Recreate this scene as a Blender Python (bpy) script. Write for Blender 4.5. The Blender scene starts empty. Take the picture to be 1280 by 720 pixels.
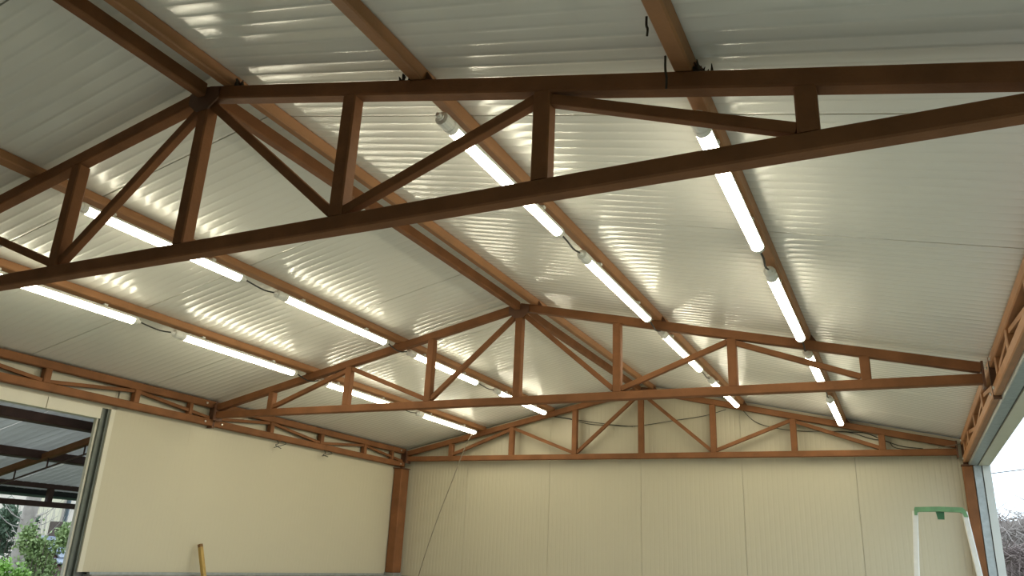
import bpy, bmesh, math, random
from mathutils import Vector, Matrix

# ------------------------------------------------------------------ units
# Everything is laid out in "u": x 0..10 across the span, y 0 at the middle truss (+y away),
# z 0 at the trusses' bottom chords.  S turns a u into metres.
S = 0.655
ZC = 2.78                      # height of the bottom chords above the floor, metres
FL = -ZC / S                   # floor in u


def P(x, y, z):
    return Vector((S * (x - 5.0), S * y, S * z + ZC))


scn = bpy.context.scene
COL = scn.collection
rnd = random.Random(7)

# ------------------------------------------------------------------ camera
cam_d = bpy.data.cameras.new('camera')
cam = bpy.data.objects.new('camera', cam_d)
COL.objects.link(cam)
cam_d.sensor_width = 36.0
cam_d.lens = 976.4 / 1280.0 * 36.0
cam_d.clip_start = 0.05
cam_d.clip_end = 300
YAW, PITCH, ROLL = 0.4642, 0.3314, 0.0471
cy_, sy_ = math.cos(YAW), math.sin(YAW)
cp_, sp_ = math.cos(PITCH), math.sin(PITCH)
fwd = Vector((-sy_ * cp_, cy_ * cp_, sp_))
rgt = Vector((cy_, sy_, 0))
upv = rgt.cross(fwd)
rr = rgt * math.cos(ROLL) + upv * math.sin(ROLL)
uu = -rgt * math.sin(ROLL) + upv * math.cos(ROLL)
M = Matrix((rr, uu, -fwd)).transposed().to_4x4()
M.translation = P(9.1437, -8.555, -1.8094)
cam.matrix_world = M
scn.camera = cam

# ------------------------------------------------------------------ sky and exposure
w = bpy.data.worlds.new('overcast_sky')
scn.world = w
w.use_nodes = True
nt = w.node_tree
bgn = nt.nodes['Background']
bgn.inputs['Color'].default_value = (0.74, 0.88, 1.0, 1)
bgn.inputs['Strength'].default_value = 2.4
scn.view_settings.view_transform = 'Standard'
scn.view_settings.look = 'None'
scn.view_settings.gamma = 1.0
scn.view_settings.use_curve_mapping = False
scn.view_settings.exposure = 0.0
scn.cycles.use_denoising = True
scn.cycles.max_bounces = 8
scn.cycles.diffuse_bounces = 5
scn.cycles.sample_clamp_indirect = 4.0
scn.cycles.caustics_reflective = False
LAMP = 27.0                    # radiance of the fluorescent tubes


# ------------------------------------------------------------------ materials
def mat(name, col, rough=0.6, metal=0.0, var=0.0, scale=8.0, col2=None, bump=0.0, bscale=40.0,
        emit=None, emit_s=0.0, spec=0.5, stretch=None):
    m = bpy.data.materials.new(name)
    m.use_nodes = True
    t = m.node_tree
    b = t.nodes['Principled BSDF']
    b.inputs['Base Color'].default_value = (*col, 1)
    b.inputs['Roughness'].default_value = rough
    b.inputs['Metallic'].default_value = metal
    b.inputs['Specular IOR Level'].default_value = spec
    if emit:
        b.inputs['Emission Color'].default_value = (*emit, 1)
        b.inputs['Emission Strength'].default_value = emit_s
    if var > 0 or bump > 0:
        tc = t.nodes.new('ShaderNodeTexCoord')
        mp = t.nodes.new('ShaderNodeMapping')
        t.links.new(tc.outputs['Object'], mp.inputs['Vector'])
        if stretch:
            mp.inputs['Scale'].default_value = stretch
    if var > 0:
        n = t.nodes.new('ShaderNodeTexNoise')
        n.inputs['Scale'].default_value = scale
        n.inputs['Detail'].default_value = 5
        t.links.new(mp.outputs['Vector'], n.inputs['Vector'])
        r = t.nodes.new('ShaderNodeValToRGB')
        r.color_ramp.elements[0].position = 0.3
        r.color_ramp.elements[1].position = 0.7
        c2 = col2 if col2 else tuple(c * (1 - var) for c in col)
        r.color_ramp.elements[0].color = (*c2, 1)
        r.color_ramp.elements[1].color = (*col, 1)
        t.links.new(n.outputs['Fac'], r.inputs['Fac'])
        t.links.new(r.outputs['Color'], b.inputs['Base Color'])
    if bump > 0:
        n2 = t.nodes.new('ShaderNodeTexNoise')
        n2.inputs['Scale'].default_value = bscale
        n2.inputs['Detail'].default_value = 4
        t.links.new(mp.outputs['Vector'], n2.inputs['Vector'])
        bp = t.nodes.new('ShaderNodeBump')
        bp.inputs['Strength'].default_value = bump
        bp.inputs['Distance'].default_value = 0.01
        t.links.new(n2.outputs['Fac'], bp.inputs['Height'])
        t.links.new(bp.outputs['Normal'], b.inputs['Normal'])
    return m


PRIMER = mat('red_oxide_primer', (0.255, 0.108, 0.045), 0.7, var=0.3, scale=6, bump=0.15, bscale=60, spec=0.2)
PRIMER_LIT = mat('lit_oxide_primer', (0.400, 0.185, 0.075), 0.55, var=0.22, scale=5, bump=0.1, bscale=60)  # lighter copy of the primer: light on purlins and right girders put into colour
PLATE = mat('dark_oxide_plate', (0.16, 0.07, 0.035), 0.6, var=0.3, scale=14)
ROOFC = mat('white_coated_sheet', (0.80, 0.785, 0.715), 0.19, var=0.05, scale=1.2, spec=0.55)
WALLC = mat('cream_coated_sheet', (0.57, 0.52, 0.385), 0.42, var=0.04, scale=1.0)
TRIMC = mat('cream_trim', (0.70, 0.66, 0.54), 0.45, var=0.06, scale=5)
BACKC = mat('panel_core', (0.30, 0.29, 0.26), 0.8, var=0.1)
GALV = mat('galvanised_steel', (0.46, 0.50, 0.50), 0.42, metal=0.55, var=0.22, scale=25)
WHITEP = mat('white_plastic', (0.86, 0.85, 0.80), 0.4, var=0.03)
TUBE = mat('lit_diffuser', (0.9, 0.9, 0.88), 0.4, emit=(1.0, 0.93, 0.70), emit_s=LAMP)
CABLE = mat('dark_cable', (0.03, 0.032, 0.028), 0.5, var=0.1)
WIREG = mat('grey_wire', (0.20, 0.17, 0.12), 0.6, var=0.1)
BOLT = mat('zinc_bolt', (0.75, 0.73, 0.66), 0.3, metal=0.6, var=0.05)
CONC = mat('concrete', (0.30, 0.295, 0.27), 0.85, var=0.35, scale=9, bump=0.4, bscale=30)
FLOORC = mat('floor_concrete', (0.56, 0.55, 0.50), 0.8, var=0.2, scale=2, bump=0.2)
ALU = mat('white_ladder_paint', (0.76, 0.74, 0.68), 0.4, var=0.12, scale=20)
GREEN = mat('green_plastic', (0.17, 0.35, 0.16), 0.45, var=0.25, scale=18)
TREAD = mat('black_rubber', (0.035, 0.035, 0.035), 0.8, var=0.1)
WOODY = mat('yellow_wood', (0.50, 0.33, 0.09), 0.55, var=0.35, scale=7, stretch=(6, 6, 1))
CANOPY = mat('grey_roof_sheet', (0.48, 0.465, 0.43), 0.55, var=0.1, scale=2)
DARKST = mat('dark_brown_steel', (0.10, 0.045, 0.032), 0.6, var=0.3, scale=8)
GUTTER = mat('green_gutter', (0.20, 0.29, 0.24), 0.5, var=0.15)
BARK = mat('pale_bark', (0.42, 0.36, 0.31), 0.85, var=0.35, scale=9, bump=0.5, bscale=25)
BARKD = mat('dark_bark', (0.13, 0.095, 0.075), 0.9, var=0.3, scale=14)
TWIG = mat('brown_twigs', (0.17, 0.125, 0.115), 0.9, var=0.4, scale=3, col2=(0.32, 0.25, 0.22))
TWIGP = mat('pale_twigs', (0.50, 0.43, 0.39), 0.9, var=0.3, scale=3)
LEAFM = mat('mid_green_leaves', (0.36, 0.44, 0.18), 0.6, var=0.5, scale=6, col2=(0.18, 0.26, 0.09))
LEAFB = mat('bright_green_leaves', (0.34, 0.56, 0.12), 0.6, var=0.4, scale=6)
LEAFD = mat('dark_green_needles', (0.10, 0.15, 0.085), 0.7, var=0.4, scale=6)
LEAFO = mat('olive_leaves', (0.20, 0.21, 0.12), 0.7, var=0.4, scale=5)
HOUSE = mat('pale_pink_render', (0.78, 0.67, 0.57), 0.8, var=0.1, scale=3)
HOUSEY = mat('cream_render', (0.74, 0.66, 0.48), 0.8, var=0.1, scale=3)
GLASS = mat('window_glass', (0.09, 0.11, 0.12), 0.12, var=0.2, scale=3)
SLATE = mat('blue_grey_slate', (0.25, 0.28, 0.34), 0.35, var=0.3, scale=11)
GRASSG = mat('ground_grass', (0.10, 0.13, 0.06), 0.9, var=0.5, scale=3, bump=0.5, bscale=20)
STRAW = mat('dry_leaf', (0.035, 0.025, 0.015), 0.9, var=0.2)


# ------------------------------------------------------------------ helpers
def put(o, label=None, cat=None, group=None, kind=None):
    if label:
        o['label'] = label
    if cat:
        o['category'] = cat
    if group:
        o['group'] = group
    if kind:
        o['kind'] = kind
    return o


def empty(name, loc, label=None, cat=None, group=None, kind=None):
    o = bpy.data.objects.new(name, None)
    COL.objects.link(o)
    o.location = loc
    o.empty_display_size = 0.1
    return put(o, label, cat, group, kind)


def obj(name, bm, m, parent=None, smooth=False, loc=None):
    """bm is in world metres; the object origin goes to its thing's base (or loc)."""
    org = Vector((0, 0, 0))
    if parent is not None:
        q = parent
        while q is not None:
            org = org + q.location
            q = q.parent
    elif loc is not None:
        org = Vector(loc)
    bmesh.ops.translate(bm, verts=bm.verts, vec=-org)
    bmesh.ops.recalc_face_normals(bm, faces=bm.faces)
    me = bpy.data.meshes.new(name)
    bm.to_mesh(me)
    bm.free()
    me.materials.append(m)
    if smooth:
        for p in me.polygons:
            p.use_smooth = True
    o = bpy.data.objects.new(name, me)
    COL.objects.link(o)
    if parent is not None:
        o.parent = parent
    else:
        o.location = org
    return o


def copy_tree(o, parent=None):
    c = o.copy()
    COL.objects.link(c)
    c.parent = parent
    for ch in list(o.children):
        copy_tree(ch, c)
    return c


def beam(p0, p1, w, h, side, bm=None, bev=0.006, cut=True):
    """Square tube from p0 to p1 (u points). w along `side`, h perpendicular to both. u sizes."""
    bm = bm or bmesh.new()
    a, b = P(*p0), P(*p1)
    d = (b - a).normalized()
    s = Vector(side)
    s = (s - d * s.dot(d)).normalized()
    t = d.cross(s)
    vs = []
    for e in (a, b):
        for i, j in ((-1, -1), (1, -1), (1, 1), (-1, 1)):
            vs.append(bm.verts.new(e + s * (i * w * S / 2) + t * (j * h * S / 2)))
    fs = [(0, 1, 2, 3), (4, 7, 6, 5), (0, 4, 5, 1), (1, 5, 6, 2), (2, 6, 7, 3), (3, 7, 4, 0)]
    faces = [bm.faces.new([vs[k] for k in f]) for f in fs]
    if bev:
        es = [e for f in faces[2:] for e in f.edges]
        long_e = [e for e in set(es) if abs((e.verts[1].co - e.verts[0].co).normalized().dot(d)) > 0.99]
        bmesh.ops.bevel(bm, geom=long_e, offset=bev, segments=1, affect='EDGES')
    return bm


def box(x0, x1, y0, y1, z0, z1, bm=None, bev=0.0):
    bm = bm or bmesh.new()
    a, b = P(x0, y0, z0), P(x1, y1, z1)
    vs = [bm.verts.new((x, y, z)) for z in (a.z, b.z) for y in (a.y, b.y) for x in (a.x, b.x)]
    faces = [bm.faces.new([vs[k] for k in f]) for f in
             ((0, 2, 3, 1), (4, 5, 7, 6), (0, 1, 5, 4), (2, 6, 7, 3), (0, 4, 6, 2), (1, 3, 7, 5))]
    if bev:
        bmesh.ops.bevel(bm, geom=list({e for f in faces for e in f.edges}), offset=bev, segments=1, affect='EDGES')
    return bm


def prism(pts, y0, y1, bm=None):
    """polygon of (x, z) extruded from y0 to y1"""
    bm = bm or bmesh.new()
    A = [bm.verts.new(P(x, y0, z)) for x, z in pts]
    B = [bm.verts.new(P(x, y1, z)) for x, z in pts]
    bm.faces.new(A)
    bm.faces.new(B[::-1])
    n = len(pts)
    for i in range(n):
        bm.faces.new((A[i], A[(i + 1) % n], B[(i + 1) % n], B[i]))
    return bm


def tube(pts, r, seg=6, bm=None, r_end=None, world=False, caps=True):
    """round tube through u points, r in u"""
    bm = bm or bmesh.new()
    Q = [Vector(p) if world else P(*p) for p in pts]
    n = len(Q)
    rings = []
    prev = None
    for i, q in enumerate(Q):
        d = (Q[min(i + 1, n - 1)] - Q[max(i - 1, 0)]).normalized()
        if prev is None:
            ref = Vector((0, 0, 1)) if abs(d.z) < 0.9 else Vector((1, 0, 0))
            s = d.cross(ref).normalized()
        else:
            s = (prev - d * prev.dot(d)).normalized()
        prev = s
        t = d.cross(s)
        ri = r if r_end is None else r + (r_end - r) * i / (n - 1)
        ri *= S
        rings.append([bm.verts.new(q + (s * math.cos(2 * math.pi * k / seg) + t * math.sin(2 * math.pi * k / seg)) * ri)
                      for k in range(seg)])
    for i in range(n - 1):
        for k in range(seg):
            bm.faces.new((rings[i][k], rings[i][(k + 1) % seg], rings[i + 1][(k + 1) % seg], rings[i + 1][k]))
    if caps:
        bm.faces.new(rings[0][::-1])
        bm.faces.new(rings[-1])
    return bm


def lathe_y(x, z, prof, seg=12, bm=None, ys=1.0):
    """rings (y, r) about an axis along y"""
    bm = bm or bmesh.new()
    rings = []
    for y, r in prof:
        rings.append([bm.verts.new(P(x, y, z) + Vector((math.cos(2 * math.pi * k / seg), 0, math.sin(2 * math.pi * k / seg))) * r * S)
                      for k in range(seg)])
    for i in range(len(rings) - 1):
        for k in range(seg):
            bm.faces.new((rings[i][k], rings[i][(k + 1) % seg], rings[i + 1][(k + 1) % seg], rings[i + 1][k]))
    bm.faces.new(rings[0])
    bm.faces.new(rings[-1][::-1])
    return bm


def curve_pts(ctrl, n=8):
    """Catmull-Rom through the control points"""
    c = [Vector(p) for p in ctrl]
    c = [c[0] * 2 - c[1]] + c + [c[-1] * 2 - c[-2]]
    out = []
    for i in range(1, len(c) - 2):
        for k in range(n):
            t = k / n
            a, b, d, e = c[i - 1], c[i], c[i + 1], c[i + 2]
            out.append(tuple(0.5 * ((2 * b) + (d - a) * t + (2 * a - 5 * b + 4 * d - e) * t * t + (3 * b - a - 3 * d + e) * t ** 3)))
    out.append(tuple(c[-2]))
    return out


# ------------------------------------------------------------------ dimensions (u)
L = 5.203                                  # bay
SL = 0.2209                                # roof slope
Z0 = 1.2014                                # top chord centre line at the apex
CH = 0.0978                                # chord size
COS = 1 / math.sqrt(1 + SL * SL)
PURL = 0.086
TOPOFF = CH / 2 / COS                      # chord top above its centre line
ROOFOFF = TOPOFF + PURL / COS              # roof underside above the chord centre line
VX = [1.07, 2.41, 3.72, 5.0, 6.29, 7.61, 8.93]
YBACK = -14.0                              # front end of the hall, behind the camera
YWALL = 5.36
RIB = 0.0029                               # height of the roof sheet's ribs


def chord_z(x):
    return Z0 - SL * abs(x - 5)


def roof_z(x):
    return chord_z(x) + ROOFOFF


# ================================================================== SETTING
# floor
o = obj('floor', box(-1.0, 11.0, YBACK - 0.3, YWALL + 0.6, FL - 0.25, FL), FLOORC)
put(o, kind='structure')
# ground outside
o = obj('ground', box(-45, 60, -45, 75, FL - 0.5, FL - 0.26), GRASSG)
put(o, kind='structure')


# roof panels: ribbed sheets, one object per panel
def ribbed_panel_roof(side, y0, y1):
    """one sandwich panel of the roof; ribs run down the slope, profile along y"""
    bm = bmesh.new()
    xa, xb = (5.0, 10.55) if side > 0 else (5.0, -0.55)
    g = 0.006
    n = 16
    prof = []                      # (y, dz) of the underside: flat pans with rounded ribs
    ya, yb = y0 + g, y1 - g
    pit = (yb - ya) / n
    for i in range(n):
        b = ya + i * pit
        prof.append((b, 0.0))
        for f, d in ((0.58, 0.0), (0.64, 0.10), (0.70, 0.38), (0.76, 0.78), (0.82, 1.0), (0.88, 0.78), (0.94, 0.38)):
            prof.append((b + pit * f, -RIB * d))
    prof.append((yb, 0.0))
    T = 0.07
    under = []
    rows = [[bm.verts.new(P(x, y, roof_z(x) + dz)) for y, dz in prof] for x in (xa, xb)]
    for i in range(len(prof) - 1):
        f = bm.faces.new((rows[0][i], rows[0][i + 1], rows[1][i + 1], rows[1][i]))
        f.smooth = True
    bot = [[bm.verts.new(P(x, y, roof_z(x))) for y in (ya, yb)] for x in (xa, xb)]
    top = [[bm.verts.new(P(x, y, roof_z(x) + T)) for y in (ya, yb)] for x in (xa, xb)]
    bm.faces.new((top[0][0], top[1][0], top[1][1], top[0][1]))
    bm.faces.new((bot[0][0], bot[1][0], top[1][0], top[0][0]))
    bm.faces.new((bot[0][1], top[0][1], top[1][1], bot[1][1]))
    return bm


ceil = empty('ceiling', P(5, 0, 0), kind='structure')
edges = [-14.0]
k = -13.46
while k < 5.3:
    edges.append(k)
    k += 1.76
edges.append(5.85)
for side in (1, -1):
    for a, b in zip(edges[:-1], edges[1:]):
        obj('roof_panel', ribbed_panel_roof(side, a, b), ROOFC, ceil)
# outer skin over the panels
bm = bmesh.new()
for a, b in ((5.0, 10.6), (5.0, -0.6)):
    lo = [(a, roof_z(a) + 0.075), (b, roof_z(b) + 0.075), (b, roof_z(b) + 0.12), (a, roof_z(a) + 0.12)]
    prism(lo, -14.0, 5.9, bm)
obj('roof_sheet', bm, BACKC, ceil)

# ribbed wall panels (vertical ribs)
def ribbed_panel_x(x0, x1, z0, ztop, y, n, m, parent, thick=0.08, depth=0.0018, sgn=1):
    """panel across x at depth y (inner face towards -y)"""
    bm = bmesh.new()
    g = 0.0025
    xa, xb = x0 + g, x1 - g
    pit = (xb - xa) / n
    prof = []
    for i in range(n):
        b = xa + i * pit
        prof += [(b, 0), (b + pit * 0.62, 0), (b + pit * 0.72, depth), (b + pit * 0.90, depth)]
    prof.append((xb, 0))
    if xa < 5 < xb:
        prof.append((5.0, 0))
        prof = sorted(set(prof))
    lo = [bm.verts.new(P(x, y + sgn * d, z0)) for x, d in prof]
    hi = [bm.verts.new(P(x, y + sgn * d, ztop(x))) for x, d in prof]
    lob = [bm.verts.new(P(x, y + sgn * thick, z0)) for x, d in (prof[0], prof[-1])]
    hib = [bm.verts.new(P(x, y + sgn * thick, ztop(x))) for x, d in (prof[0], prof[-1])]
    for i in range(len(prof) - 1):
        bm.faces.new((lo[i], lo[i + 1], hi[i + 1], hi[i]))
    bm.faces.new((lob[0], hib[0], hib[1], lob[1]))
    bm.faces.new((lo[0], hi[0], hib[0], lob[0]))
    bm.faces.new((lo[-1], lob[1], hib[1], hi[-1]))
    return obj('wall_panel', bm, m, parent)


def ribbed_panel_y(y0, y1, z0, z1, x, n, m, parent, sgn, thick=0.08, depth=0.002):
    """panel along y; inner face at x, body towards sgn"""
    bm = bmesh.new()
    g = 0.0006
    ya, yb = y0 + g, y1 - g
    pit = (yb - ya) / n
    prof = []
    for i in range(n):
        b = ya + i * pit
        prof += [(b, 0), (b + pit * 0.62, 0), (b + pit * 0.72, depth), (b + pit * 0.90, depth)]
    prof.append((yb, 0))
    lo = [bm.verts.new(P(x + sgn * d, y, z0)) for y, d in prof]
    hi = [bm.verts.new(P(x + sgn * d, y, z1)) for y, d in prof]
    bk = [bm.verts.new(P(x + sgn * thick, y, z)) for y in (ya, yb) for z in (z0, z1)]
    for i in range(len(prof) - 1):
        bm.faces.new((lo[i], lo[i + 1], hi[i + 1], hi[i]))
    bm.faces.new((bk[0], bk[1], bk[3], bk[2]))
    bm.faces.new((lo[0], hi[0], bk[1], bk[0]))
    bm.faces.new((lo[-1], bk[2], bk[3], hi[-1]))
    return obj('wall_panel', bm, m, parent)


PLZ = -2.250                                # top of the concrete plinth
wb = empty('wall_back', P(5, YWALL, FL), kind='structure')
xe = [-0.22, 1.38, 3.16, 4.94, 6.72, 8.50, 10.30]
for a, b in zip(xe[:-1], xe[1:]):
    ribbed_panel_x(a, b, PLZ, lambda x: roof_z(x) - 0.012, YWALL, 22, WALLC, wb)
obj('wall_core', prism([(-0.3, FL), (10.36, FL), (10.36, roof_z(10.36) - 0.012), (5, roof_z(5) - 0.012), (-0.3, roof_z(-0.3) - 0.012)],
                       YWALL + 0.085, YWALL + 0.25), BACKC, wb)
o = obj('baseboard_back', box(-0.12, 10.3, YWALL - 0.09, YWALL + 0.084, FL, PLZ), CONC)
put(o, kind='structure')

# left wall: cream panels, from the door opening to the corner
XL = -0.13
wl = empty('wall_left', P(XL, 2, FL), kind='structure')
ye = [-1.655, -0.30, 1.45, 3.20, 5.35]
for a, b in zip(ye[:-1], ye[1:]):
    ribbed_panel_y(a, b, PLZ + 0.03, roof_z(XL) - 0.03, XL, 20, WALLC, wl, -1, depth=0.0008)
obj('wall_core', box(XL - 0.2, XL - 0.105, -1.655, YWALL + 0.25, FL, roof_z(-0.3) - 0.03), BACKC, wl)
# panel strip over the left opening, seen through the lattice
for a, b in ((-5.03, -3.28), (-3.28, -1.534)):
    ribbed_panel_y(a, b, -0.21, roof_z(XL) - 0.03, XL, 20, WALLC, wl, -1, depth=0.0008)
ribbed_panel_y(-9.5, -5.04, PLZ, roof_z(XL) - 0.03, XL, 44, WALLC, wl, -1, depth=0.0008)
ribbed_panel_y(-14.0, -9.51, PLZ, roof_z(XL) - 0.03, XL, 44, WALLC, wl, -1, depth=0.0008)
o = obj('baseboard_left', box(XL - 0.08, XL + 0.10, -1.5, 4.95, FL, PLZ), CONC)
put(o, kind='structure')
o = obj('trim_1', box(XL - 0.005, XL + 0.05, -1.5, 4.9, PLZ, PLZ + 0.03), GALV)
put(o, kind='structure')
o = obj('baseboard_left.001', box(XL - 0.08, XL + 0.10, -14.0, -5.05, FL, PLZ), CONC)
put(o, kind='structure')

# left opening: galvanised jamb, cream lintel
d1 = empty('door_1', P(XL, -1.6, FL), kind='structure')
obj('inner_jamb', box(-0.21, -0.16, -1.800, -1.774, FL, -0.351), TRIMC, d1)
ZINC = mat('weathered_zinc', (0.17, 0.19, 0.165), 0.5, metal=0.35, var=0.3, scale=10)
bm = box(-0.23, -0.13, -1.772, -1.742, FL, -0.207)
box(-0.23, -0.13, -1.684, -1.657, FL, -0.207, bm)
box(-0.23, -0.17, -1.742, -1.684, FL, -0.207, bm)
obj('galvanised_jamb', bm, ZINC, d1)
obj('edge_trim', box(-0.1295, -0.105, -1.656, -1.590, PLZ + 0.03, -0.207), TRIMC, d1)
for a, b in ((-5.0, -2.53), (-2.52, -1.774)):
    obj('lintel', box(-0.27, -0.13, a, b, -0.350, -0.207), TRIMC, d1)
o = obj('inner_jamb.001', box(-0.27, -0.13, -5.04, -4.98, FL, -0.355), GALV, d1)

# right wall: big opening with galvanised track, cream lintel, jambs
d2 = empty('door_2', P(10.25, 5.2, FL), kind='structure')
for a, b in ((-9.8, -5.012), (-5.0, -0.012), (0.0, 5.3)):
    obj('galvanised_track', box(10.075, 10.185, a, b, -0.21, -0.06, bev=0.004), GALV, d2)
obj('track_seal', box(10.187, 10.20, -9.8, 5.3, -0.20, -0.06), CABLE, d2)
obj('lintel', box(10.20, 10.345, -9.8, 5.33, -0.215, -0.02), TRIMC, d2)
obj('galvanised_jamb', box(10.130, 10.232, 5.10, 5.30, FL, -0.212), GALV, d2)
obj('jamb_seal', box(10.2325, 10.243, 5.09, 5.30, FL, -0.216), CABLE, d2)
obj('jamb_trim', box(10.2435, 10.345, 5.075, 5.33, FL, -0.216), mat('pale_jamb', (0.62, 0.64, 0.62), 0.45, var=0.06), d2)
obj('jamb_trim.001', box(10.20, 10.345, -9.9, -9.7, FL, -0.216), TRIMC, d2)
wr = empty('wall_right', P(10.2, 0, FL), kind='structure')
for i in range(9):
    a = -9.9 + i * 1.69
    ribbed_panel_y(a, a + 1.69, -0.018, roof_z(10.26) - 0.03, 10.20, 18, WALLC, wr, 1)
ribbed_panel_y(-14.0, -9.92, FL, roof_z(10.26) - 0.03, 10.20, 40, WALLC, wr, 1)
# unseen front wall behind the camera, made dark so the near truss stays dark
wf = empty('wall_front', P(5, YBACK, FL), kind='structure')
for a, b in ((-0.2, 2.4), (2.4, 5.0), (5.0, 7.6), (7.6, 10.3)):
    ribbed_panel_x(a, b, FL, lambda x: roof_z(x) - 0.012, YBACK + 0.10, 20, mat('dark_front_wall', (0.15, 0.13, 0.11), 0.8, var=0.2), wf, sgn=-1)


# ================================================================== TRUSSES
def make_truss(y):
    root = empty('roof_truss', P(5, y, -CH / 2))
    h = CH / 2
    Y = (y - 0.05, y + 0.05)
    sd = (0, 1, 0)
    obj('bottom_chord', beam((0.06, y, 0), (9.94, y, 0), CH, CH, sd), PRIMER, root)
    for sgn in (-1, 1):
        x1 = 5 + sgn * 4.94
        obj('top_chord', beam((5 + sgn * 0.012, y, chord_z(5)), (x1, y, chord_z(x1)), CH, CH, sd), PRIMER, root)
    for i, x in enumerate(VX):
        top = chord_z(x) - TOPOFF * 0.96
        if i == 3:
            top = chord_z(x) - 0.02
        obj('king_post' if i == 3 else 'strut', beam((x, y, h * 0.98), (x, y, top), CH * 0.98, CH, sd), PRIMER, root)
    DB = 0.06

    def diag(i, j):
        # from top of vertical i to bottom of vertical j
        s = 1 if VX[j] > VX[i] else -1
        xa, xb = VX[i] + s * h, VX[j] - s * h
        za = chord_z(xa) - TOPOFF - 0.035
        zb = h + 0.035
        obj('brace', beam((xa, y, za), (xb, y, zb), DB, DB, sd, bev=0.003), PRIMER, root)
    for i, j in ((3, 2), (3, 4), (1, 2), (1, 0), (5, 4), (5, 6)):
        diag(i, j)
    # gusset at the apex and solid heels
    g = [(4.86, chord_z(4.86) - 0.05), (4.86, chord_z(4.86) + 0.035), (5, Z0 + 0.035), (5.14, chord_z(5.14) + 0.035),
         (5.14, chord_z(5.14) - 0.05), (5.06, Z0 - 0.15), (4.94, Z0 - 0.15)]
    obj('gusset_plate', prism(g, y - 0.062, y - 0.0505), PLATE, root)
    for sgn in (-1, 1):
        e = 5 + sgn * 4.94
        x0, x1 = sorted((e, e + sgn * 0.02))
        obj('end_plate', box(x0, x1, y - 0.085, y + 0.085, -0.09, chord_z(e) + 0.052), PLATE, root)
    return root


t2 = make_truss(0.0)
put(t2, 'middle brown lattice roof truss, complete from heel to heel, second of three', 'truss', 'roof trusses')
t1 = copy_tree(t2)
t1.location = P(5, -L, -CH / 2)
t1['label'] = 'large dark brown roof truss closest to the viewer, cut off by both sides'
t3 = copy_tree(t2)
t3.location = P(5, 5.203, -CH / 2)
t3['label'] = 'far brown roof truss standing against the cream end wall'


# ------------------------------------------------------------------ eave lattice girders
def make_girder(x, y0, face, label, full=True):
    """lattice beam along y at x; `face` = +1 when the room is on the +x side"""
    GM = PRIMER if face > 0 else PRIMER_LIT  # right girders: light falling on them and dust put into a paler primer
    root = empty('eave_girder', P(x, (y0 + y0 + L) / 2, -0.165))
    sd = (1, 0, 0)
    zb, zt = -0.115, 0.150
    a, b = y0 + 0.012, y0 + L - 0.012
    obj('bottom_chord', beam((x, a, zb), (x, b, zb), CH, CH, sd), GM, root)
    obj('top_chord', beam((x, a, zt), (x, b, zt), CH, CH, sd), GM, root)
    vs = [1.26, 2.54, 3.83]
    for v in vs + [4.76]:
        ww = CH * 0.9 if v < 4 else 0.06
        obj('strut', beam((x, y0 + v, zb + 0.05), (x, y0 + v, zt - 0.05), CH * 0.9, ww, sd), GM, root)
    zz = [zb + 0.068, zt - 0.068]
    pts = [(0.05, 0), (1.26, 1), (2.54, 0), (3.83, 1), (5.14, 0)]
    for (ya, ka), (yb, kb) in zip(pts[:-1], pts[1:]):
        oa = 0.0 if ya < 0.2 else 0.047
        ob = 0.0 if yb > 5 else 0.047
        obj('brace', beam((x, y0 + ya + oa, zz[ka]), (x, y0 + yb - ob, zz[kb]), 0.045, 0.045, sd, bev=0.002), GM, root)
    for ye_ in (a, b):
        obj('end_plate', box(x - 0.052, x + 0.052, ye_ - 0.007, ye_ + 0.007, -0.195, 0.205), PLATE, root)
    # bolt heads near the joints
    xf = x + face * 0.05
    for yb_, z in ((a + 0.17, zt), (a + 0.15, zb), (b - 0.17, zt), (b - 0.15, zb)):
        bm = bmesh.new()
        c = P(xf, yb_, z)
        rings = []
        for off, r in ((-0.002, 0.011), (0.006, 0.011), (0.009, 0.007)):
            rings.append([bm.verts.new(c + Vector((face * off, math.cos(q * math.pi / 3) * r, math.sin(q * math.pi / 3) * r))) for q in range(6)])
        for i in range(2):
            for q in range(6):
                bm.faces.new((rings[i][q], rings[i][(q + 1) % 6], rings[i + 1][(q + 1) % 6], rings[i + 1][q]))
        bm.faces.new(rings[2])
        bm.faces.new(rings[0][::-1])
        put(obj('bolt', bm, BOLT, root), 'bright zinc bolt head')
    put(root, label, 'girder', 'lattice girders along the eaves')
    return root


make_girder(-0.06, 0.0, 1, 'brown lattice eave girder above left cream wall, between middle and far trusses')
make_girder(-0.06, -L, 1, 'brown lattice eave girder above the left door opening')
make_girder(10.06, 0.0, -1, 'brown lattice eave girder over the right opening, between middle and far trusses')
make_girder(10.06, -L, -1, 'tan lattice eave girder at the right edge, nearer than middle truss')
# short splice plates joining girders where the trusses land
# ------------------------------------------------------------------ ridge beams and purlins
for y0, y1, lab in ((-9.6, -L - 0.07, 'dark brown ridge beam ending at the near truss apex, top left corner'),
                    (-L + 0.052, -0.07, 'brown ridge beam running between the near and middle truss apexes'),
                    (0.052, 5.12, 'brown ridge beam behind the king post of the middle truss')):
    bm = beam((4.985, y0, Z0 + 0.005), (4.985, y1, Z0 + 0.005), 0.078, 0.105, (1, 0, 0))
    o = obj('ridge_beam', bm, PRIMER, None, loc=P(5, (y0 + y1) / 2, Z0 - 0.06))
    put(o, lab, 'beam', 'ridge beams')

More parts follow.
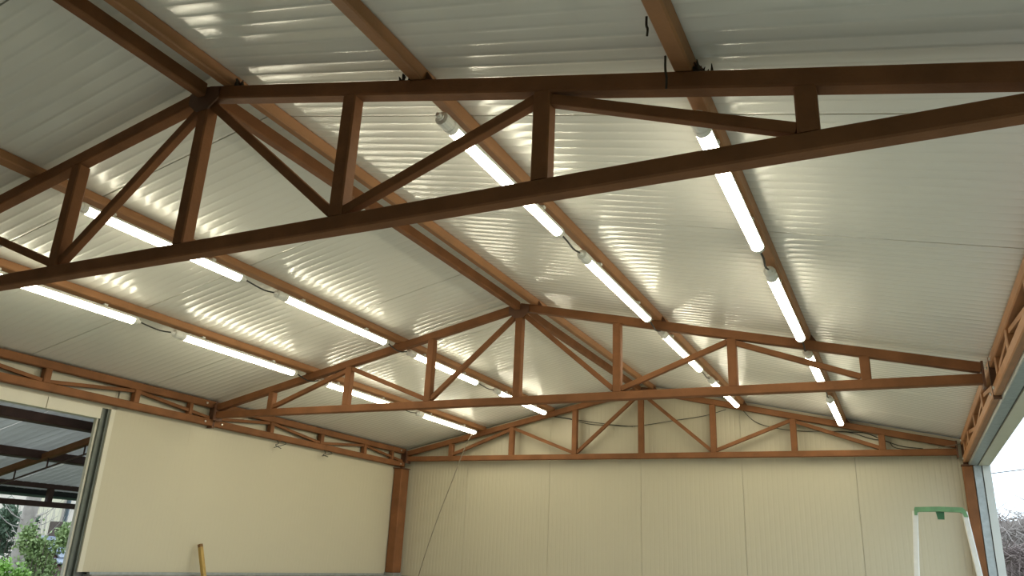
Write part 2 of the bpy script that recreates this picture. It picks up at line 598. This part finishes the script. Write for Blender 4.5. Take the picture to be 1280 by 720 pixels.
PUR = [('just right of the ridge beam', 5.205, True), ('second row right of the ridge, carrying lamps', 6.787, True),
       ('closest row to the right eave, carrying lamps', 8.385, True),
       ('first row left of the ridge, carrying lamps', 3.215, True), ('closest row to the left eave, carrying lamps', 1.74, True)]
for lab, x, _ in PUR:
    sgn = 1 if x > 5 else -1
    nrm = Vector((sgn * SL, 0, 1)).normalized()
    slope_dir = Vector((1, 0, -sgn * SL)).normalized()
    zc = chord_z(x) + (TOPOFF + PURL / 2 / COS)
    root = empty('purlin', P(x, -1.5, chord_z(x) + TOPOFF))
    put(root, 'long brown steel purlin under the white roof, ' + lab, 'purlin', 'purlins')
    h_ = PURL * 0.985
    bm = beam((x, -9.6, zc), (x, 5.30, zc), 0.095, h_, tuple(slope_dir))
    obj('tube', bm, PRIMER_LIT, root)
    # welded cleats at each truss crossing
    for yt in (-L, 0.0, 5.19):
        bm = bmesh.new()
        ex = sgn
        c0 = Vector((x, 0, zc)) + ex * slope_dir * 0.0485
        c1 = c0 + ex * slope_dir * 0.07
        lo = -nrm * (PURL / 2)
        A = c0 + lo * 0.97
        B = c1 + lo * 0.97
        D = c0 + nrm * PURL * 0.30
        prism([(A.x, A.z), (B.x, B.z), (D.x, D.z)], yt - 0.02, yt - 0.008, bm)
        put(obj('cleat', bm, PLATE, root), 'dark welded cleat')

# ------------------------------------------------------------------ lamps
LX = [('right of the ridge', 6.787, 'R1'), ('right eave', 8.385, 'R2'), ('left of the ridge', 3.215, 'L1'), ('left eave', 1.74, 'L2')]
LY = [(-4.97, -2.92), (-2.50, -0.32), (0.13, 2.22), (2.76, 4.94)]
RT = 0.047
GLOW = 0                       # degrees below the horizontal where the glowing shell starts


def lamp_axis(x):
    sgn = 1 if x > 5 else -1
    nrm = Vector((sgn * SL, 0, 1)).normalized()
    base = Vector((x, 0, chord_z(x) + TOPOFF))
    c = base - nrm * 0.075
    return c.x, c.z, nrm


def make_lamp(x, y0, y1):
    cx, cz, nrm = lamp_axis(x)
    root = empty('tube_light', P(cx, (y0 + y1) / 2, cz))
    e, e2 = 0.19, 0.10
    # lower, glowing shell and the opaque upper housing of the tube
    th = -math.atan2(nrm.x, nrm.z)
    for nm, a0, a1, ns, m_, rad in (('diffuser', 180 + GLOW, 360 - GLOW, 9, TUBE, RT * 0.97), ('housing', -GLOW, 180 + GLOW, 8, WHITEP, RT * 0.99)):
        bm = bmesh.new()
        R_ = []
        for yv in (y0 + e, y1 - e2):
            R_.append([bm.verts.new(P(cx, yv, cz) + Vector((math.cos(math.radians(a0 + (a1 - a0) * q / ns) + th), 0,
                                                            math.sin(math.radians(a0 + (a1 - a0) * q / ns) + th))) * rad * S) for q in range(ns + 1)])
        for q in range(ns):
            bm.faces.new((R_[0][q], R_[0][q + 1], R_[1][q + 1], R_[1][q]))
        bm.faces.new((R_[0][0], R_[1][0], R_[1][ns], R_[0][ns]))
        obj(nm, bm, m_, root)
    for s, ya in ((1, y0), (-1, y1)):
        ee = e if s > 0 else e2
        bm = lathe_y(cx, cz, [(ya + s * 0.040, RT * 0.62), (ya + s * 0.050, RT * 0.96), (ya + s * 0.068, RT * 1.02), (ya + s * ee * 0.62, RT * 1.02),
                              (ya + s * ee * 0.66, RT * 0.94), (ya + s * ee * 0.75, RT * 0.94), (ya + s * ee * 0.79, RT * 1.03), (ya + s * ee * 1.01, RT * 1.03)], 14)
        cap = obj('end_cap', bm, WHITEP, root, smooth=False)
        bm = lathe_y(cx, cz, [(ya, RT * 0.28), (ya + s * 0.010, RT * 0.42), (ya + s * 0.026, RT * 0.42), (ya + s * 0.028, RT * 0.55), (ya + s * 0.041, RT * 0.55)], 8)
        obj('cable_gland', bm, WHITEP, cap)
    for f in (0.22, 0.78):
        yc = y0 + (y1 - y0) * f
        bm = bmesh.new()
        c = Vector((cx, 0, cz)) + nrm * 0.064
        n2 = Vector((nrm.z, 0, -nrm.x))
        q = [c + n2 * 0.022 - nrm * 0.012, c - n2 * 0.022 - nrm * 0.012, c - n2 * 0.022 + nrm * 0.009, c + n2 * 0.022 + nrm * 0.009]
        prism([(v.x, v.z) for v in q], yc - 0.02, yc + 0.02, bm)
        obj('mounting_clip', bm, WHITEP, root)
    return root


rown = {'R1': 'right of the ridge', 'R2': 'near the right eave',
        'L1': 'left of the ridge', 'L2': 'near the left eave'}
pos = ['first from viewer, crossed by near truss', 'second from viewer, before middle truss',
       'third from viewer, past middle truss', 'fourth from viewer, ending at far truss']
for lab, x, k in LX:
    for i, (a, b) in enumerate(LY):
        r = make_lamp(x, a, b)
        put(r, 'lit tube lamp ' + rown[k] + ', ' + pos[i], 'lamp', 'tube lamps under the purlins')

# cables between lamps
gap_lab = ['between the first and second lamps', 'between the second and third lamps', 'between the third and fourth lamps']
for lab, x, k in LX:
    cx, cz, nrm = lamp_axis(x)
    for i in range(3):
        ya, yb = LY[i][1], LY[i + 1][0]
        up = -0.022 if i != 1 else -0.025
        q = Vector((cx, 0, cz))
        n_ = 6
        pts = []
        for j in range(n_ + 1):
            f = j / n_
            sag = 4 * f * (1 - f)
            v = q - Vector((0, 0, 1)) * (0.020 * sag if i != 1 else 0.045 * sag)
            pts.append((v.x + 0.008 * math.sin(f * 6), ya + (yb - ya) * f, v.z))
        o = obj('power_cable', tube(pts, 0.0085, 5), CABLE, None, loc=P(cx, (ya + yb) / 2, cz))
        put(o, 'thin dark cable ' + rown[k] + ', ' + gap_lab[i], 'cable', 'lamp cables')

# ------------------------------------------------------------------ corner posts
def make_post(x0, x1, y0, y1, ztop, lab, base):
    root = empty('corner_post', P((x0 + x1) / 2, (y0 + y1) / 2, FL))
    put(root, lab, 'post', None, 'thing')
    zb = PLZ + 0.05 if base else FL
    obj('shaft', box(x0, x1, y0, y1, zb, ztop - 0.015, bev=0.008), PRIMER, root)
    obj('cap_plate', box(x0 - 0.01, x1 + 0.03, y0 - 0.03, y1 + 0.0, ztop - 0.015, ztop), PLATE, root)
    if base:
        obj('base_block', box(x0 - 0.01, x1 + 0.01, y0 - 0.012, y1, FL, zb), CONC, root)
    return root


make_post(-0.115, 0.075, 4.98, 5.255, -0.198, 'brown steel corner post on a concrete base, between the left and end walls', True)
make_post(9.985, 10.122, 5.10, 5.265, -0.198, 'brown steel corner post beside the galvanised jamb of the right opening', False)

# ------------------------------------------------------------------ loose wiring
sw = [(3.165, .796), (3.581, .72), (3.986, .616), (4.38, .589), (4.885, .558), (5.582, .637), (6.126, .703), (6.506, .801)]
o = obj('slack_cable', tube(curve_pts([(x, 5.31, z) for x, z in sw], 5), 0.0062, 5), CABLE, None, loc=P(4.9, 5.31, 0.6))
put(o, 'thin black cable sagging across the king post of the far truss', 'cable')
sw = [(3.2, .80), (3.55, .74), (4.0, .66), (4.4, .60), (4.80, .555)]
o = obj('slack_cable', tube(curve_pts([(x, 5.335, z) for x, z in sw], 5), 0.0065, 5), CABLE, None, loc=P(4.0, 5.335, 0.6))
put(o, 'second, shorter black strand beside the sagging cable left of far king post', 'cable')
sw = [(6.778, .79), (6.943, .604), (7.135, .502), (7.455, .425), (7.769, .389), (8.018, .382), (8.442, .357), (8.75, .25), (9.013, .19), (9.095, .10), (9.306, .066), (9.75, .066)]
o = obj('slack_cable', tube(curve_pts([(x, 5.31, z) for x, z in sw], 5), 0.0062, 5), CABLE, None, loc=P(8, 5.31, 0.3))
put(o, 'black cable drooping along the right half of the far truss', 'cable')
sw = [(8.1, .385), (8.5, .36), (8.72, .33), (8.95, .22), (9.2, .12), (9.5, .075)]
o = obj('slack_cable', tube(curve_pts([(x, 5.335, z) for x, z in sw], 5), 0.007, 5), CABLE, None, loc=P(8.8, 5.335, 0.3))
put(o, 'short tangled black strand at the right heel of the far truss', 'cable')
o = obj('loose_wire', tube(curve_pts([(9.70, 5.08, .055), (9.85, 5.06, .075), (9.93, 5.05, .09), (10.0, 5.04, .10)], 5), 0.005, 5), WIREG, None, loc=P(9.85, 5.06, 0.07))
put(o, 'short thin grey wire end at the right heel of the far truss', 'wire')
# wire hanging from the last lamp of the left row down past the end wall
o = obj('hanging_wire', tube(curve_pts([(1.80, 4.72, .40), (1.62, 4.80, .20), (1.36, 4.86, -.40), (0.98, 4.93, -1.30), (0.66, 5.0, -2.2), (0.50, 5.02, -2.9), (0.45, 5.02, FL + 0.01)], 6), 0.009, 5), WIREG, None, loc=P(1, 4.9, FL))
put(o, 'thin wire hanging from the farthest left eave lamp down across the end wall', 'wire')
# loose wire tails under the left girder
for (y, dz, lab) in ((1.40, 0.12, 'pair of short black wire tails under left girder, nearer to middle truss'),
                     (2.62, 0.10, 'short black wire tail under left girder, further from middle truss')):
    bm = tube(curve_pts([(-0.02, y, -0.166), (0.0, y + 0.02, -0.22), (-0.02, y - 0.02, -0.25), (0.0, y + 0.10, -0.17 - dz)], 4), 0.006, 4)
    tube(curve_pts([(-0.02, y + 0.10, -0.166), (0.0, y + 0.20, -0.20), (-0.01, y - 0.06, -0.175 - dz)], 4), 0.006, 4, bm)
    o = obj('wire_tail', bm, CABLE, None, loc=P(-0.02, y, -0.2))
    put(o, lab, 'wire')
# dark strands caught on the near right purlin, dry leaves caught at the near truss
for (y, ln, lab) in ((-5.66, 0.10, 'short dark strand dangling from right purlin at the picture top'),
                     (-5.34, 0.18, 'longer dark strand dangling beside right purlin above near truss')):
    x = 8.315
    zt = chord_z(x) + TOPOFF + 0.03
    o = obj('dangling_strand', tube(curve_pts([(x, y, zt), (x - 0.004, y + 0.01, zt - ln * 0.4), (x + 0.004, y, zt - ln * 0.7), (x - 0.002, y + 0.01, zt - ln)], 4), 0.006, 4), STRAW, None, loc=P(x, y, zt))
    put(o, lab, 'strand')
for x, lab in ((5.30, 'clump of dark dry leaves on the near truss by the ridge purlin'),
               (6.69, 'spiky clump of dry leaves on the near truss by the second right purlin'),
               (8.475, 'dark dry leaf scraps on the near truss by the right eave purlin')):
    bm = bmesh.new()
    for q in range(9):
        c = Vector((x + rnd.uniform(-0.04, 0.04), -L + rnd.uniform(-0.045, 0.02), 0))
        c.z = chord_z(c.x) + TOPOFF + 0.002
        d = Vector((rnd.uniform(-0.5, 0.5), rnd.uniform(-0.6, 0.2), 1)).normalized() * rnd.uniform(0.03, 0.075)
        tube([tuple(c), tuple(c + d * 0.5), tuple(c + d)], 0.010, 4, bm, r_end=0.002)
    o = obj('dry_leaves', bm, STRAW, None, loc=P(x, -L, chord_z(x) + TOPOFF))
    put(o, lab, 'leaves')

# ------------------------------------------------------------------ yellow wooden pole leaning on the left wall
root = empty('wooden_pole', P(0.75, 0.05, FL), 'yellow wooden batten leaning upright against the left cream wall', 'pole')
obj('shaft', beam((0.75, 0.30, FL + 0.02), (-0.02, 0.155, -1.875), 0.058, 0.058, (0, 1, 0), bev=0.004), WOODY, root)
obj('worn_tip', beam((-0.02, 0.155, -1.875), (-0.034, 0.152, -1.835), 0.060, 0.060, (0, 1, 0), bev=0.006),
    mat('dark_wood_end', (0.20, 0.10, 0.03), 0.7, var=0.3), root)

# ------------------------------------------------------------------ stepladder
def make_ladder():
    y = 2.0
    root = empty('stepladder', P(9.5, y - 0.2, FL), 'white stepladder with a green top hoop beside the right corner post', 'ladder')
    zt = -1.066

    def rail_pt(sx, z):
        f = (zt - z) / 0.73
        cx = 9.500 + sx * 0.248 + sx * 0.063 * f + 0.008 * f * 0
        return (cx, y - 0.10 * f, z)
    zb = FL + 0.02
    for sx in (-1, 1):
        obj('side_rail', beam(rail_pt(sx, zt - 0.03), rail_pt(sx, zb), 0.060, 0.045, (1, 0, 0), bev=0.006), ALU, root)
        a, b = rail_pt(sx, zb), rail_pt(sx, zb + 0.06)
        obj('rubber_foot', beam((a[0], a[1], FL), b, 0.09, 0.058, (1, 0, 0)), TREAD, root)
    # green hoop
    outer = [(9.238, zt - 0.075), (9.240, zt - 0.01), (9.250, zt + 0.016), (9.50, zt + 0.024), (9.735, zt + 0.018), (9.764, zt - 0.015), (9.782, zt - 0.085)]
    inner = [(9.268, zt - 0.075), (9.270, zt - 0.045), (9.290, zt - 0.036), (9.50, zt - 0.030), (9.705, zt - 0.036), (9.732, zt - 0.050), (9.742, zt - 0.085)]
    bm = prism(outer + inner[::-1], y - 0.045, y + 0.03)
    hoop = obj('top_hoop', bm, GREEN, root)
    put(hoop, 'green plastic hoop across the rail tops')
    bm = prism([(9.462, zt - 0.034), (9.548, zt - 0.034), (9.542, zt - 0.115), (9.475, zt - 0.115)], y - 0.02, y + 0.035)
    put(obj('catch', bm, mat('dark_green_plastic', (0.04, 0.16, 0.06), 0.5, var=0.2), hoop), 'dark green catch hanging below the hoop')
    # treads below the frame of view
    for z in (-1.86, -2.45, -3.04, -3.63):
        a, b = rail_pt(-1, z), rail_pt(1, z)
        obj('step', box(a[0] + 0.03, b[0] - 0.03, a[1] - 0.17, a[1] + 0.14, z - 0.03, z, bev=0.004), ALU, root)
    for sx in (-1, 1):
        a = rail_pt(sx, -1.9)
        obj('rear_leg', beam((a[0] - sx * 0.045, y + 0.03, -1.86), (a[0] + sx * 0.02, y + 1.0, FL), 0.04, 0.04, (1, 0, 0)), ALU, root)
    return root


make_ladder()

# ================================================================== OUTSIDE LEFT
# lean-to canopy
can = empty('canopy_roof', P(-2.3, -1, -1.3), 'open lean-to shelter roof seen through the left door opening', 'shelter', None, 'thing')


def can_z(x):
    return 0.23 * x - 0.072


def canopy_panel(y0, y1):
    bm = bmesh.new()
    n = 12
    pit = (y1 - y0 - 0.01) / n
    prof = []
    for i in range(n):
        b = y0 + i * pit
        prof += [(b, 0), (b + pit * .7, 0), (b + pit * .8, -.004), (b + pit * .92, -.004)]
    prof.append((y1 - 0.01, 0))
    r0 = [bm.verts.new(P(-0.36, y, can_z(-0.36) + d)) for y, d in prof]
    r1 = [bm.verts.new(P(-4.35, y, can_z(-4.35) + d)) for y, d in prof]
    for i in range(len(prof) - 1):
        bm.faces.new((r0[i], r0[i + 1], r1[i + 1], r1[i]))
    bmesh.ops.solidify(bm, geom=bm.faces[:], thickness=0.02)
    obj('roof_sheet', bm, CANOPY, can)


yy = -9.0
while yy < 6.9:
    canopy_panel(yy, yy + 1.75)
    yy += 1.75
for x in (-0.95, -2.37):
    obj('purlin', beam((x, -9, can_z(x) - 0.075), (x, 8.5, can_z(x) - 0.075), 0.10, 0.13, (1, 0, 0.23)), DARKST, can)
for yr in (-6.15, -0.95, 4.25):
    obj('rafter', beam((-0.35, yr, can_z(-0.35) - 0.105), (-4.0, yr, can_z(-4.0) - 0.105), 0.09, 0.095, (0, 1, 0)), DARKST if yr != -0.95 else PRIMER, can)
    rod = obj('tie_rod', tube([(-0.4, yr, -0.442), (-1.62, yr, -0.730), (-2.6, yr, -0.962), (-3.95, yr, -1.28)], 0.013, 6), DARKST, can)
    for x in (-0.75, -1.45, -2.21, -2.92):
        z1 = can_z(x) - 0.15
        zr = -0.442 - (abs(x) - 0.4) * 0.236
        obj('hanger', tube([(x, yr, z1), (x, yr, zr)], 0.013, 5), DARKST, rod)
# eave lattice of the canopy
obj('eave_top_chord', beam((-4.0, -9, -1.005), (-4.0, 8.5, -1.005), 0.10, 0.11, (1, 0, 0)), DARKST, can)
obj('eave_bottom_chord', beam((-4.0, -9, -1.315), (-4.0, 8.5, -1.315), 0.09, 0.09, (1, 0, 0)), DARKST, can)
for q in range(-6, 7):
    y = 0.42 + q * 1.29
    obj('eave_strut', beam((-4.0, y, -1.06), (-4.0, y, -1.27), 0.09, 0.09, (1, 0, 0)), DARKST, can)
obj('fascia', box(-4.36, -4.33, -9, 8.5, -1.15, -0.98), CABLE, can)
obj('gutter', box(-4.45, -4.34, -9, 8.5, -1.195, -1.145, bev=0.01), GUTTER, can)
for y in (-6.15, 4.9):
    obj('support_post', beam((-4.0, y, FL - 0.4), (-4.0, y, -1.36), 0.12, 0.12, (1, 0, 0)), DARKST, can)


# vegetation helpers
def leaf_cloud(n, centre, rad, size, rg, shell=0.55, elong=1.6, bm=None):
    bm = bm or bmesh.new()
    for _ in range(n):
        v = Vector((rg.gauss(0, 1), rg.gauss(0, 1), rg.gauss(0, 1))).normalized()
        r = rg.uniform(shell, 1.0) * (1 + 0.18 * math.sin(5 * v.x + 3 * v.z) + 0.14 * math.sin(9 * v.y - 4 * v.z))
        c = Vector((centre[0] + v.x * r * rad[0], centre[1] + v.y * r * rad[1], centre[2] + v.z * r * rad[2]))
        a = (v * 0.7 + Vector((rg.gauss(0, 1), rg.gauss(0, 1), rg.gauss(0, 1) + 0.4)) * 0.6).normalized()
        b = a.cross(Vector((rg.gauss(0, 1), rg.gauss(0, 1), rg.gauss(0, 1)))).normalized()
        s = size * rg.uniform(0.6, 1.3)
        q = [c - a * s * elong / 2, c + b * s / 2, c + a * s * elong / 2, c - b * s / 2]
        bm.faces.new([bm.verts.new(P(*t)) for t in q])
    return bm


def shrub(name, x, y, zc, rad, n, size, leafm, lab, cat, clumps=7, elong=1.6, seed=1):
    rg = random.Random(seed)
    root = empty(name, P(x, y, FL - 0.39), lab, cat, None, 'thing')
    bm = bmesh.new()
    for i in range(clumps):
        f = 1.0 if i == 0 else rg.uniform(0.35, 0.6)
        c = (x, y, zc) if i == 0 else (x + rg.uniform(-.8, .8) * rad[0], y + rg.uniform(-.8, .8) * rad[1], zc + rg.uniform(-.5, .75) * rad[2])
        leaf_cloud(n // clumps, c, [q * f for q in rad], size, rg, 0.3, elong, bm)
    put(obj('foliage', bm, leafm, root), kind='stuff')
    bm = bmesh.new()
    for i in range(7):
        tx, ty = x + rg.uniform(-.7, .7) * rad[0], y + rg.uniform(-.7, .7) * rad[1]
        tube(curve_pts([(x + rg.uniform(-.06, .06), y + rg.uniform(-.06, .06), FL - 0.39), ((x + tx) / 2, (y + ty) / 2, (FL + zc) / 2), (tx, ty, zc + rg.uniform(0, .6) * rad[2])], 3), 0.03, 5, bm, r_end=0.006)
    obj('stems', bm, BARKD, root)
    return root


shrub('leafy_bush', -7.0, 2.56, -2.32, (0.42, 0.40, 0.66), 4200, 0.048, LEAFM, 'mid green leafy bush right of the pale tree trunk, through left opening', 'bush', seed=3)
shrub('leafy_bush', -6.2, 1.25, -2.75, (0.42, 0.34, 0.50), 2400, 0.05, LEAFB, 'bright green bush at the lower left corner, before pale trunk', 'bush', seed=5)
shrub('leafy_bush', -7.75, 2.62, -3.05, (0.45, 0.35, 0.60), 1600, 0.055, LEAFO, 'dark olive undergrowth bush at the foot of the pale trunk', 'bush', seed=8)
shrub('conifer', -11.6, 4.65, -2.0, (0.62, 0.50, 0.95), 3200, 0.06, LEAFD, 'dark evergreen shrub at the left edge, behind pale trunk', 'bush', elong=3.0, seed=9)
# pale tree trunk
root = empty('tree', P(-9, 3.42, FL - 0.39), 'tree with a pale straight trunk outside the left opening', 'tree', None, 'thing')
obj('trunk', tube(curve_pts([(-9.0, 3.40, FL - 0.39), (-9.0, 3.42, -2.6), (-9.0, 3.45, -1.4), (-9.0, 3.50, -0.4), (-9.0, 3.5, 1.2)], 4), 0.155, 9, None, r_end=0.155), BARK, root, smooth=True)
rg = random.Random(21)
bm = bmesh.new()
for i in range(34):
    z = rg.uniform(-2.2, 1.0)
    a = rg.uniform(0, 6.28)
    ln = rg.uniform(0.25, 0.7)
    d = Vector((math.cos(a) * ln, math.sin(a) * ln, rg.uniform(0.1, 0.6)))
    p0 = Vector((-9, 3.45, z)) + Vector((math.cos(a), math.sin(a), 0)) * 0.13
    tube(curve_pts([tuple(p0), tuple(p0 + d * 0.5 + Vector((0, 0, -0.08))), tuple(p0 + d)], 3), 0.013, 4, bm, r_end=0.004)
obj('twigs', bm, TWIGP, root)
# bare pale bush behind
root = empty('bare_shrub', P(-13.0, 6.75, FL - 0.39), 'bare pale twiggy shrub before the pink house, through left opening', 'bush', None, 'thing')
bm = bmesh.new()
for i in range(90):
    a = rg.uniform(0, 6.28)
    r = rg.uniform(0.1, 0.85)
    e = Vector((-13.0 + math.cos(a) * r, 6.75 + math.sin(a) * r, rg.uniform(-1.9, -0.9)))
    tube(curve_pts([(-13.0 + rg.uniform(-.1, .1), 6.75 + rg.uniform(-.1, .1), FL - 0.39), (-13.0 + math.cos(a) * r * .4, 6.75 + math.sin(a) * r * .4, -2.8), tuple(e)], 4), 0.012, 4, bm, r_end=0.004)
put(obj('twigs', bm, TWIGP, root), kind='stuff')

# house far left
hs = empty('house', P(-17.5, 9, FL - 0.39), 'pale pink house wall with windows and a downpipe, beyond the left opening', 'house', None, 'thing')
obj('wall', box(-19, -16, 4.0, 15.5, FL - 0.39, 2.2), HOUSE, hs)
obj('yellow_wall', box(-16.0, -15.9, 8.3, 9.1, FL - 0.39, 2.0), HOUSEY, hs)
obj('roof', prism([(-19.3, 2.2), (-15.7, 2.2), (-17.5, 3.2)], 3.7, 15.8), DARKST, hs)
for y0, y1, z0, z1 in ((6.35, 6.95, -1.75, -0.45), (10.9, 11.6, -1.8, -0.6)):
    f = obj('window_frame', box(-16.0, -15.92, y0, y1, z0, z1), WHITEP, hs)
    bm = bmesh.new()
    ym = (y0 + y1) / 2
    box(-15.925, -15.905, y0 + .06, ym - .03, z0 + .06, z1 - .06, bm)
    box(-15.925, -15.905, ym + .03, y1 - .06, z0 + .06, z1 - .06, bm)
    obj('pane', bm, GLASS, f)
obj('downpipe', tube([(-15.85, 9.24, FL - 0.3), (-15.85, 9.24, 2.1)], 0.07, 8), GLASS, hs)

# low shed with slate courses
sh = empty('low_shed', P(-9.3, 5.1, FL - 0.39), 'low shed with shiny blue grey slates beside the door frame', 'shed', None, 'thing')
obj('wall', box(-10.3, -8.5, 4.3, 6.6, FL - 0.39, -2.75), CONC, sh)
rgs = random.Random(4)
for r in range(7):
    for c in range(9):
        f0, f1 = r / 7, (r + 1.12) / 7
        x0, z0 = -8.35 - 1.3 * f0, -2.72 + 0.85 * f0
        x1, z1 = -8.35 - 1.3 * f1, -2.72 + 0.85 * f1
        ya = 4.25 + c * 0.27 + (0.13 if r % 2 else 0)
        bm = beam((x0, ya + 0.13, z0 + 0.05 + rgs.uniform(-.008, .012)), (x1, ya + 0.13, z1 + 0.015), 0.255, 0.035, (0, 1, 0), bev=0)
        obj('slate', bm, SLATE, sh)
obj('roof_deck', prism([(-8.33, -2.76), (-9.75, -1.84), (-10.35, -2.76)], 4.2, 6.65), DARKST, sh)
obj('chimney', box(-9.9, -9.65, 4.62, 4.95, -2.1, -1.48), BARKD, sh)

# ================================================================== OUTSIDE RIGHT
rg = random.Random(31)


def twig_hedge(name, x0, x1, y0, y1, zt, n, m, lab, seed):
    r2 = random.Random(seed)
    root = empty(name, P((x0 + x1) / 2, (y0 + y1) / 2, FL - 0.39), lab, 'hedge', None, 'thing')
    bm = bmesh.new()
    zb = FL - 0.39
    for i in range(n):
        x = r2.uniform(x0, x1)
        y = r2.uniform(y0, y1)
        top = zt + 0.10 * math.sin(x * 3.1) + 0.06 * math.sin(x * 7.7 + 1)
        z = zb + (top - zb) * r2.uniform(0.15, 1.0) ** 0.7
        a = r2.uniform(0, 6.28)
        ln = r2.uniform(0.25, 0.7)
        d = Vector((math.cos(a) * 0.6, math.sin(a) * 0.5, r2.uniform(-0.9, 0.5))).normalized() * ln
        p = Vector((x, y, min(z, top)))
        mid = p + d * 0.5 + Vector((r2.uniform(-.06, .06), r2.uniform(-.06, .06), r2.uniform(0, .07)))
        q = p + d
        q.z = max(q.z, zb + 0.02)
        mid.z = max(mid.z, zb + 0.02)
        tube([tuple(p), tuple(mid), tuple(q)], 0.013, 3, bm, r_end=0.006, caps=False)
    put(obj('twigs', bm, m, root), kind='stuff')
    bm = bmesh.new()
    for i in range(10):
        x = x0 + (x1 - x0) * (i + 0.5) / 10
        tube(curve_pts([(x, (y0 + y1) / 2, zb), (x + r2.uniform(-.1, .1), (y0 + y1) / 2, (zb + zt) / 2), (x + r2.uniform(-.2, .2), (y0 + y1) / 2, zt - 0.2)], 3), 0.05, 6, bm, r_end=0.015)
    obj('stems', bm, BARKD, root)
    # the matted inner mass of the hedge
    bm = bmesh.new()
    nx, nz = 24, 10
    for f in (0.35, 0.75):
        yv = y0 + (y1 - y0) * f
        g = [[bm.verts.new(P(x0 + (x1 - x0) * i / nx, yv + r2.uniform(-.12, .12), zb + (zt - 0.12 + 0.10 * math.sin((x0 + (x1 - x0) * i / nx) * 3.1) - zb) * j / nz)) for j in range(nz + 1)] for i in range(nx + 1)]
        for i in range(nx):
            for j in range(nz):
                bm.faces.new((g[i][j], g[i + 1][j], g[i + 1][j + 1], g[i][j + 1]))
    put(obj('matted_growth', bm, m, root), kind='stuff')
    return root


twig_hedge('bare_hedge', 10.9, 15.5, 17.5, 18.6, -0.03, 5200, TWIGP, 'pale brown bare hedge, the taller one against the sky outside the right opening', 3)
twig_hedge('bare_hedge', 10.8, 14.0, 13.6, 14.4, -1.0, 4200, TWIG, 'dark tangled lower hedge just outside the right opening', 6)
# thin bare tree above the hedge
root = empty('bare_tree', P(13.3, 23, FL - 0.39), 'faint bare tree rising over the pale hedge, right edge', 'tree', None, 'thing')
obj('trunk', tube(curve_pts([(13.3, 23, FL - 0.39), (13.32, 23, -2), (13.25, 23, 0.4)], 4), 0.12, 7, None, r_end=0.05), TWIGP, root)
bm = bmesh.new()
for i in range(150):
    z = rg.uniform(-0.6, 0.5)
    a = rg.uniform(0, 6.28)
    ln = rg.uniform(0.4, 1.1)
    p0 = Vector((13.27, 23, z))
    d = Vector((math.cos(a), math.sin(a) * 0.6, rg.uniform(0.2, 1.0))).normalized() * ln
    tube(curve_pts([tuple(p0), tuple(p0 + d * 0.5 + Vector((rg.uniform(-.1, .1), 0, .05))), tuple(p0 + d)], 2), 0.012, 3, bm, r_end=0.006)
put(obj('twigs', bm, TWIGP, root), kind='stuff')
# overhead wire
o = obj('overhead_wire', tube([(8.0, 24.0, 1.45 - 0.05), (10, 24, 1.47), (12.0, 24.0, 1.715), (13.0, 24.0, 1.85), (16, 24, 2.35), (24, 24, 3.9)], 0.016, 5), CABLE, None, loc=P(13, 24, 1.8))
put(o, 'single dark overhead wire crossing the sky in the right opening', 'wire')
